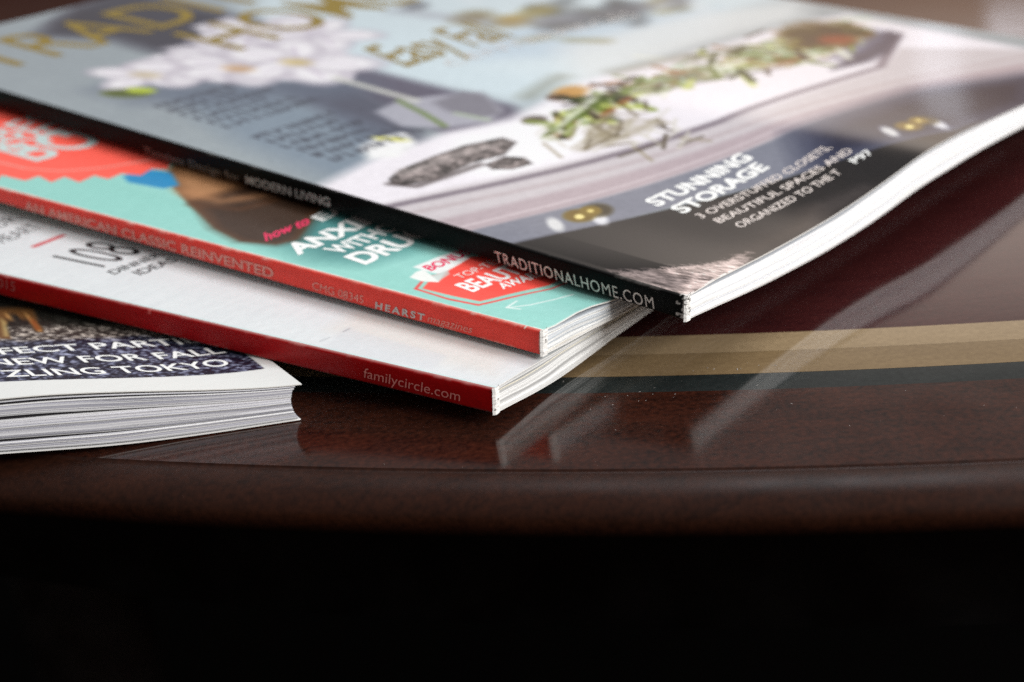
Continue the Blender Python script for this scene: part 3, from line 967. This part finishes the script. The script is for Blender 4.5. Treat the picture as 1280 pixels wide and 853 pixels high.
def paint_teal(U, V):
    p = Print(U, V, (142, 204, 192))
    p.mix(.5 * fbm(U * .4, V * .25, 21), (160, 212, 204))
    p.mix(.25 * np.clip(1 - np.abs(U - .9 - .1 * V) / .5, 0, 1), (176, 226, 218))  # pale streak: highlight on the cover's wave put into the colour
    # drop shade printed behind the big words
    p.poly([(0.799, 7.355), (3.185, 8.832), (3.871, 8.862), (3.560, 5.512), (2.966, 4.592), (2.235, 4.762), (0.843, 4.860), (0.493, 5.679)], (52, 112, 112), .5, .75)
    # arm and dark skirt of a woman
    d = [(222,214),(232,190),(270,180),(330,200),(420,235),(440,260),(390,275),(376,300),(340,305),(300,300),(268,290),(240,262),(230,244)]
    p.poly([(2.890, 12.504), (4.376, 13.519), (5.217, 13.436), (4.909, 11.576), (4.418, 8.468), (2.967, 7.985), (1.198, 6.855), (0.719, 6.950), (0.434, 7.626), (0.728, 8.649), (1.536, 10.228), (2.315, 11.630)], (112, 74, 46), .06)
    p.poly([(3.153, 12.570), (4.457, 13.398), (4.392, 11.791), (3.953, 10.596), (2.619, 10.404), (1.981, 10.673), (2.417, 11.695)], (176, 128, 88), .3, .9)
    p.poly([(1.856, 10.438), (3.781, 10.420), (4.063, 8.588), (2.967, 7.985), (1.198, 6.855), (0.719, 6.950), (0.434, 7.626), (0.728, 8.649)], (58, 42, 32), .25, .9)
    p.stroke([(2.268, 11.087), (2.168, 10.041), (3.024, 9.644)], .3, (196, 140, 96), .25, .7)
    p.stroke([(1.643, 10.299), (2.012, 9.290), (2.924, 9.192)], .18, (96, 60, 36), .15, .7)
    # blue patch
    p.poly([(2.270, 13.149), (2.923, 13.106), (3.046, 12.502), (2.476, 11.613), (2.113, 11.700), (1.996, 12.672)], (48, 140, 190), .06)
    # scalloped coral seal
    p.poly([(1.241, 17.713), (-0.065, 15.336), (0.432, 15.575), (0.314, 14.869), (0.675, 15.187), (0.700, 14.420), (1.128, 14.520), (0.959, 13.892), (1.439, 14.048), (1.330, 13.439), (1.917, 13.664), (1.903, 13.204), (2.376, 13.325), (2.514, 12.866), (3.017, 13.084), (3.146, 12.742), (3.603, 13.153), (4.048, 13.312), (4.293, 13.876), (4.990, 15.617), (5.349, 18.348), (5.776, 22.008), (3.101, 20.304)], (254, 98, 82), .03)
    p.stroke([(1.199, 17.073), (1.335, 16.122), (1.346, 15.260), (1.676, 14.533), (2.411, 14.034), (3.296, 13.692), (3.843, 13.607)], .10, (226, 158, 146), .03, .85)
    # ribbon badge
    p.poly([(0.321, 3.125), (0.989, 3.449), (2.709, 2.816), (2.522, 1.230), (1.859, 1.228), (0.324, 1.644), (0.242, 2.261)], (232, 70, 66), .02)
    p.poly([(0.384, 3.087), (0.937, 3.365), (2.637, 2.758), (2.436, 1.273), (1.877, 1.278), (0.392, 1.701), (0.310, 2.319)], (150, 206, 192), .02)
    p.poly([(0.438, 3.022), (1.034, 3.317), (2.330, 3.657), (3.003, 3.051), (2.370, 1.439), (2.004, 1.411), (0.530, 1.779), (0.469, 2.272)], (246, 84, 72), .02)
    p.poly([(0.785, 3.632), (1.103, 3.760), (1.303, 3.743), (1.105, 3.378), (1.406, 3.315), (0.896, 3.046), (0.753, 3.299)], (236, 238, 232), .02)
    p.poly([(1.284, 3.998), (2.082, 4.071), (2.533, 4.024), (2.400, 3.560), (1.286, 3.306), (1.248, 3.503)], (238, 240, 236), .02)
    p.poly([(1.105, 3.378), (1.549, 3.380), (1.379, 3.196), (0.931, 3.076)], (196, 206, 200), .02, .8)
    # thin white arrow
    p.stroke([(0.556, 1.196), (0.916, 0.956), (1.364, 0.813), (1.838, 0.752)], .035, (238, 240, 236), .02)
    p.stroke([(0.930, 1.284), (0.548, 1.207), (0.628, 0.973)], .035, (238, 240, 236), .02)
    p.grain(.04, 10, 81)
    p.c = p.c * TONE_TEAL
    p.mix(np.clip((.07 - U) / .03, 0, 1) * (.45 + .5 * (fbm(V * 3, U * 3, 82) > .5)), (226, 226, 216))
    p.mix(np.clip((.035 - V) / .02, 0, 1) * .8, (230, 230, 224))
    return lin(p.c)


TONE_TEAL = 0.95
rise_teal = lambda U, V: .075 * np.clip((U - .35) / .6, 0, 1) * np.clip((2.3 - U) / .9, 0, 1) * np.exp(-np.maximum(V, 0) / .6)
cv = cover(bk, us, vs, paint_teal, M_SATIN, .020, rise_teal, inner=(20, 26, 60))
lt = lambda *a, **k: letter(bk, cv, *a, lift=.004, rise=rise_teal, **k)
lt('how to', *[(0.744, 7.255), (2.200, 7.480), (0.975, 7.645)], M_PINKINK, .022, .35)
lt('EASE', *[(2.408, 7.376), (4.285, 7.667), (2.461, 7.757)], M_WHITEINK, .024)
lt('ANXIETY', *[(0.495, 6.156), (4.266, 6.727), (0.647, 6.707)], M_WHITEINK, .036)
lt('WITHOUT', *[(1.018, 5.592), (3.787, 5.920), (1.043, 6.049)], M_WHITEINK, .024)
lt('DRUGS', *[(0.844, 4.781), (3.625, 5.155), (0.929, 5.384)], M_WHITEINK, .036)
lt('BONUS', *[(1.313, 3.578), (2.637, 3.719), (1.392, 3.870)], M_PINKINK, .025)
lt('TOP-TEN', *[(1.287, 2.854), (2.676, 2.941), (1.342, 3.088)], M_PALEINK, .0)
lt('BEAUTY', *[(0.844, 2.204), (2.663, 2.253), (0.934, 2.704)], M_WHITEINK, .024)
lt('AWARDS', *[(1.299, 1.885), (2.637, 1.826), (1.435, 2.160)], M_WHITEINK, .024)
lt('BEST', *[(2.624, 17.545), (5.458, 18.182), (2.686, 18.692)], M_TEALINK, .012)
lt('EVER', *[(2.263, 16.498), (4.987, 17.030), (2.296, 17.636)], M_TEALINK, .012)
lt('BODY', *[(1.895, 15.603), (6.349, 15.755), (2.006, 17.306)], M_TEALINK, .012)


def sp_teal(Vv, Ff):
    k = fbm(Vv * 2.0, Ff * 3, 63)
    c = np.ones(Vv.shape + (3,)) * lin((236, 66, 54)) * (.88 + .24 * k[..., None])
    e = np.clip((.06 - Ff) / .05, 0, 1) * .6
    c = c * (1 - e[..., None]) + e[..., None] * lin((228, 190, 176))
    sc = np.clip((fbm(Vv * 4, Ff * 4, 69) - .55) * 5, 0, 1) * np.clip((np.abs(Ff - .5) - .36) * 10, 0, 1)
    c = c * (1 - .6 * sc[..., None]) + .6 * sc[..., None] * lin((236, 200, 186))
    w = (Vv < .05) | ((np.abs(Vv - .20 - .16 * (1 - Ff)) < .012) & (Ff < .42) & (fbm(Vv * 9, Ff * 9, 64) > .5))
    c[w] = lin((236, 226, 214))
    return c


s_ = spine(bk, sp_teal)
ls = lambda *a, **k: letter(bk, s_, *a, on='spine', **k)
ls('AN AMERICAN CLASSIC REINVENTED', *[(13.548, -0.360), (6.279, -0.383), (13.532, -0.160)], M_REDSPINEINK, .022)
ls('CMG 08345', *[(5.282, -0.395), (4.024, -0.408), (5.257, -0.233)], M_REDSPINEINK, -.004)
ls('HEARST', *[(3.746, -0.442), (2.585, -0.425), (3.718, -0.304)], M_GREYINK, .028, 0, 1.35)
ls('magazines', *[(2.511, -0.420), (1.496, -0.414), (2.485, -0.264)], M_REDSPINEINK, -.008, .25)
us2 = steps((.03, 4, .07), (4, C.W, .5))
sheets(bk, 25, .05, 1.0, us2, 'pages', [(240, 240, 238), (248, 248, 246), (226, 230, 234), (236, 232, 222), (206, 212, 216), (190, 196, 202)], 8, 2.4, .03)
back_cover(bk, (226, 224, 222), us2)
worn_end(bk, 5, 50, .03, .03)

# ================================================================ magazine 3: white cover, dark red spine
bk = Book(FC, 'third magazine from the top with a white cover and a dark red spine')
us = steps((.03, 4.5, .035), (4.5, FC.W, .4))
vs = steps((0, 14, .035), (14, FC.L, .4))


def paint_white(U, V):
    p = Print(U, V, (225, 229, 229))
    k = fbm(U * 1.2 + .3 * V, V * 8, 91)
    p.mix(.35 * np.clip(k * 1.6 - .5, 0, 1), (206, 210, 212))
    p.poly([(0.754, 4.047), (1.837, 4.183), (1.552, 0.686), (0.436, 0.295), (0.458, 1.248)], (224, 217, 206), .25, .5)
    p.poly([(-0.060, 3.531), (0.972, 3.827), (1.066, 3.830), (0.965, 3.679), (0.777, 1.475), (0.162, 1.364)], (214, 217, 219), .06, .6)
    p.stroke([(0.240, 3.810), (0.466, 3.780)], .03, (176, 180, 182), .02, .8)
    p.stroke([(0.793, 3.739), (0.976, 3.741)], .03, (150, 150, 154), .02, .8)
    p.stroke([(1.521, 12.171), (2.322, 12.228)], .13, (206, 66, 72), .02)
    p.grain(.03, 12, 92)
    p.c = p.c * TONE_WHITE
    p.mix(np.clip((.10 - U) / .04, 0, 1) * .35, (160, 206, 200))
    return lin(p.c)


TONE_WHITE = 0.915
cv = cover(bk, us, vs, paint_white, M_SATIN, .020)
lt = lambda *a, **k: letter(bk, cv, *a, lift=.004, **k)
lt('108', *[(1.253, 9.990), (2.434, 10.031), (1.217, 11.376)], M_BLACKINK, -.006)
lt('DINNER', *[(1.043, 9.482), (2.411, 9.515), (1.084, 9.745)], M_BLACKINK, .01)
lt('IDEAS', *[(1.271, 9.027), (2.318, 9.025), (1.312, 9.318)], M_BLACKINK, .01)
lt('HEART', *[(1.354, 12.834), (2.545, 12.971), (1.358, 13.301)], M_BLACKINK, -.01)
lt('YOUR', *[(1.157, 13.634), (2.747, 13.802), (1.160, 14.109)], M_BLACKINK, -.01)


def sp_red(Vv, Ff):
    k = fbm(Vv * 1.5, Ff * 3, 65)
    c = np.ones(Vv.shape + (3,)) * lin((150, 4, 6)) * (.85 + .3 * k[..., None])
    e = np.clip((Ff - .955) / .03, 0, 1) * .55
    c = c * (1 - e[..., None]) + e[..., None] * lin((150, 136, 128))
    e = np.clip((.05 - Ff) / .04, 0, 1) * .6
    c = c * (1 - e[..., None]) + e[..., None] * lin((206, 170, 164))
    sc = np.clip((fbm(Vv * 4, Ff * 4, 70) - .55) * 5, 0, 1) * np.clip((np.abs(Ff - .5) - .38) * 10, 0, 1)
    c = c * (1 - .5 * sc[..., None]) + .5 * sc[..., None] * lin((206, 150, 144))
    w = (np.abs(Vv - 7.55 - .2 * Ff) < .02) & (fbm(Vv * 20, Ff * 9, 66) > .45) & (Ff < .45)
    c[w] = lin((196, 90, 84))
    return c


s_ = spine(bk, sp_red)
ls = lambda *a, **k: letter(bk, s_, *a, on='spine', **k)
ls('familycircle.com', *[(2.672, -0.362), (0.672, -0.382), (2.642, -0.169)], flat_mat('rose_ink', (214, 132, 124), .4), -.004)
ls('2015', *[(11.703, -0.282), (11.069, -0.299), (11.665, -0.069)], flat_mat('dull_rose_ink', (170, 92, 88), .4), -.01)
us2 = steps((.03, 7, .08), (7, FC.W, .5))
sheets(bk, 24, .05, .97, us2, 'pages', [(240, 240, 238), (230, 230, 228), (248, 248, 246), (238, 230, 206), (212, 212, 212), (188, 188, 186)], 12, 2.0, .03)
back_cover(bk, (222, 222, 220), us2)
worn_end(bk, 6, 50, .03, .02)

# ================================================================ magazine 4: thick, at the bottom left
bk = Book(F, 'thick bottom magazine with white bordered navy cover, its grey page edges facing front')
us = steps((.03, 11, .4), (11, F.W + .12, .024))
vs = steps((0, 4.6, .024), (4.6, F.L, .4))


def paint_navy(U, V):
    p = Print(U, V, (220, 221, 217))
    bx = [(20.149, 1.020), (14.677, 1.025), (20.288, 1.793)]
    um = bx[0][0]
    v0 = np.interp(U, [bx[1][0], um], [bx[1][1], bx[0][1]])
    xx = np.clip((U - bx[1][0]) / (um - bx[1][0]), 0, 1)
    v0 = v0 - .26 * 4 * xx * (1 - xx)
    ins = np.clip(.5 + (V - v0) / .02, 0, 1) * np.clip(.5 - (U - um) / .02, 0, 1)
    w1, w2 = vnoise(U * 11, V * 15, 101), vnoise(U * 19, V * 26, 102)
    w3 = fbm(U * 2, V * 3, 103)
    wv = np.clip(.17 + 1.3 * (w1 - .5) + 1.2 * (w2 - .5), 0, 1)[..., None]
    navy = np.array([14, 16, 34]) / 255 * (1 - wv) + np.array([158, 162, 186]) / 255 * wv
    navy = navy * (.75 + .4 * w3[..., None])
    p.c = p.c * (1 - ins[..., None]) + navy * ins[..., None]
    # rug, further up the picture
    e = [(16.820, 2.917), (20.876, 3.008)]
    vt = np.interp(U, [e[0][0], e[1][0]], [e[0][1], e[1][1]])
    rg = np.clip((V - vt - .2 + .7 * (w3 - .5)) / .35, 0, 1) * ins
    rug = np.array([52, 46, 42]) / 255 * (1 - wv) + np.array([196, 184, 172]) / 255 * np.clip(wv * 1.25, 0, 1)
    p.c = p.c * (1 - rg[..., None]) + rug * rg[..., None]
    dk = np.clip((V - vt - 1.1) / .4, 0, 1) * ins
    p.mix(dk * .85, (24, 24, 20))
    # legs of a cane chair
    br = (108, 72, 38)
    p.poly([(16.432, 5.698), (17.175, 5.670), (17.089, 4.821), (16.966, 3.785), (16.835, 3.857), (16.884, 4.605), (16.697, 5.168), (16.363, 4.327), (16.274, 3.437), (16.105, 3.471), (15.984, 3.722)], br, .03, .95, .05, 9)
    p.stroke([(16.582, 5.002), (16.965, 5.319), (16.944, 4.480), (16.922, 3.904)], .07, (196, 146, 86), .03, .8)
    p.stroke([(16.971, 4.714), (16.920, 4.019)], .09, (130, 62, 26), .03, .8)
    p.stroke([(16.439, 4.784), (16.239, 3.666)], .10, (176, 150, 96), .04, .8)
    p.c = p.c * TONE_NAVY
    return lin(p.c)


TONE_NAVY = 0.97
cv = cover(bk, us, vs, paint_navy, M_SATIN, .020)
lt = lambda *a, **k: letter(bk, cv, *a, lift=.004, **k)
lt('FECT PARTIES', *[(15.887, 2.470), (19.965, 2.945), (15.841, 2.867)], M_WHITEINK, .012, bow=.10)
lt('PER', *[(14.788, 2.667), (15.760, 2.483), (14.725, 3.077)], M_WHITEINK, .012)
lt('NEW FOR FALL', *[(15.526, 1.836), (19.847, 2.133), (15.479, 2.227)], M_WHITEINK, .012, bow=.20)
lt('ZLING TOKYO', *[(15.643, 1.130), (19.684, 1.375), (15.595, 1.521)], M_WHITEINK, .012, bow=.20)
lt('DAZ', *[(14.475, 1.400), (15.493, 1.142), (14.412, 1.790)], M_WHITEINK, .012)


def sp_navy(Vv, Ff):
    return np.ones(Vv.shape + (3,)) * lin((40, 44, 60))


spine(bk, sp_navy)
us2 = steps((.05, 11, .6), (11, F.W - .03, .10))
GREY = [(246, 246, 246), (240, 240, 242), (222, 222, 228), (214, 214, 222), (250, 250, 250), (192, 192, 202)]
ends = lambda f: F.W + .02 - .13 * math.sin(math.pi * min(max((f - .04) / .94, 0), 1)) ** .6 - .02 * f
open_ = np.clip((F.W - 1.2 - us2) / 3.5, 0, 1)
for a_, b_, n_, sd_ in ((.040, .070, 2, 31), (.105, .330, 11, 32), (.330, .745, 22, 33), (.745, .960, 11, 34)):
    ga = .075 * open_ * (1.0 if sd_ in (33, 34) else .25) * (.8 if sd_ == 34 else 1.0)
    sheets(bk, n_, a_ + ga, b_ - 0 * ga, us2, 'page_or_gap_shade', GREY, sd_, 1.3, .03, uend=ends,
           tone=lambda k: 1.02 - .30 * k ** 1.5 + .12 * math.sin(k * 11))  # shading put into the sheet colour, white above to grey below
# dark tinted sheets added as the shade in the gaps between sections
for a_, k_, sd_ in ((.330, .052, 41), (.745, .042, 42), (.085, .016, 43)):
    sheets(bk, 1, a_ + .006 * open_, a_ + (.006 + k_) * open_ + .002, us2, 'page_or_gap_shade', [(44, 42, 46)], sd_, .1, .03, uend=ends, v_in=.03)
back_cover(bk, (236, 236, 236), steps((.03, 11, .6), (11, F.W, .15)))


# ---------------------------------------------------------------- specks of dust on the lacquer
r = np.random.default_rng(21)
dv, df = [], []
pts = []
for k in range(11):
    pts.append((2.0 + r.normal() * .45, 25.55 + r.normal() * .16, .004 + .006 * r.random()))
for k in range(26):
    pts.append((-6 + 18 * r.random(), 23.6 + 6 * r.random() ** 1.5, .003 + .005 * r.random()))
for k in range(10):
    pts.append((2 + 3.5 * r.random(), 26.3 + .25 * r.random(), .004 + .007 * r.random()))
for x, y, s_ in pts:
    a = r.random() * 6.28
    b0 = len(dv)
    l_ = s_ * (1 + 3 * r.random() ** 3)
    ca, sa = math.cos(a), math.sin(a)
    for z in (.001, .001 + s_ * .2):
        for (i_, j_) in ((-1, -1), (1, -1), (1, 1), (-1, 1)):
            dx, dy = i_ * l_, j_ * s_ * .6
            dv.append(((x + dx * ca - dy * sa) * CM, (y + dx * sa + dy * ca) * CM, z * CM))
    df += [(b0 + 4, b0 + 5, b0 + 6, b0 + 7), (b0, b0 + 1, b0 + 5, b0 + 4), (b0 + 1, b0 + 2, b0 + 6, b0 + 5), (b0 + 2, b0 + 3, b0 + 7, b0 + 6), (b0 + 3, b0, b0 + 4, b0 + 7)]
du = mesh_obj('dust', dv, [np.array(df)], [M_DUST], smooth=False)
tag(du, 'pale specks of dust scattered on the dark table top', 'dust', kind='stuff')
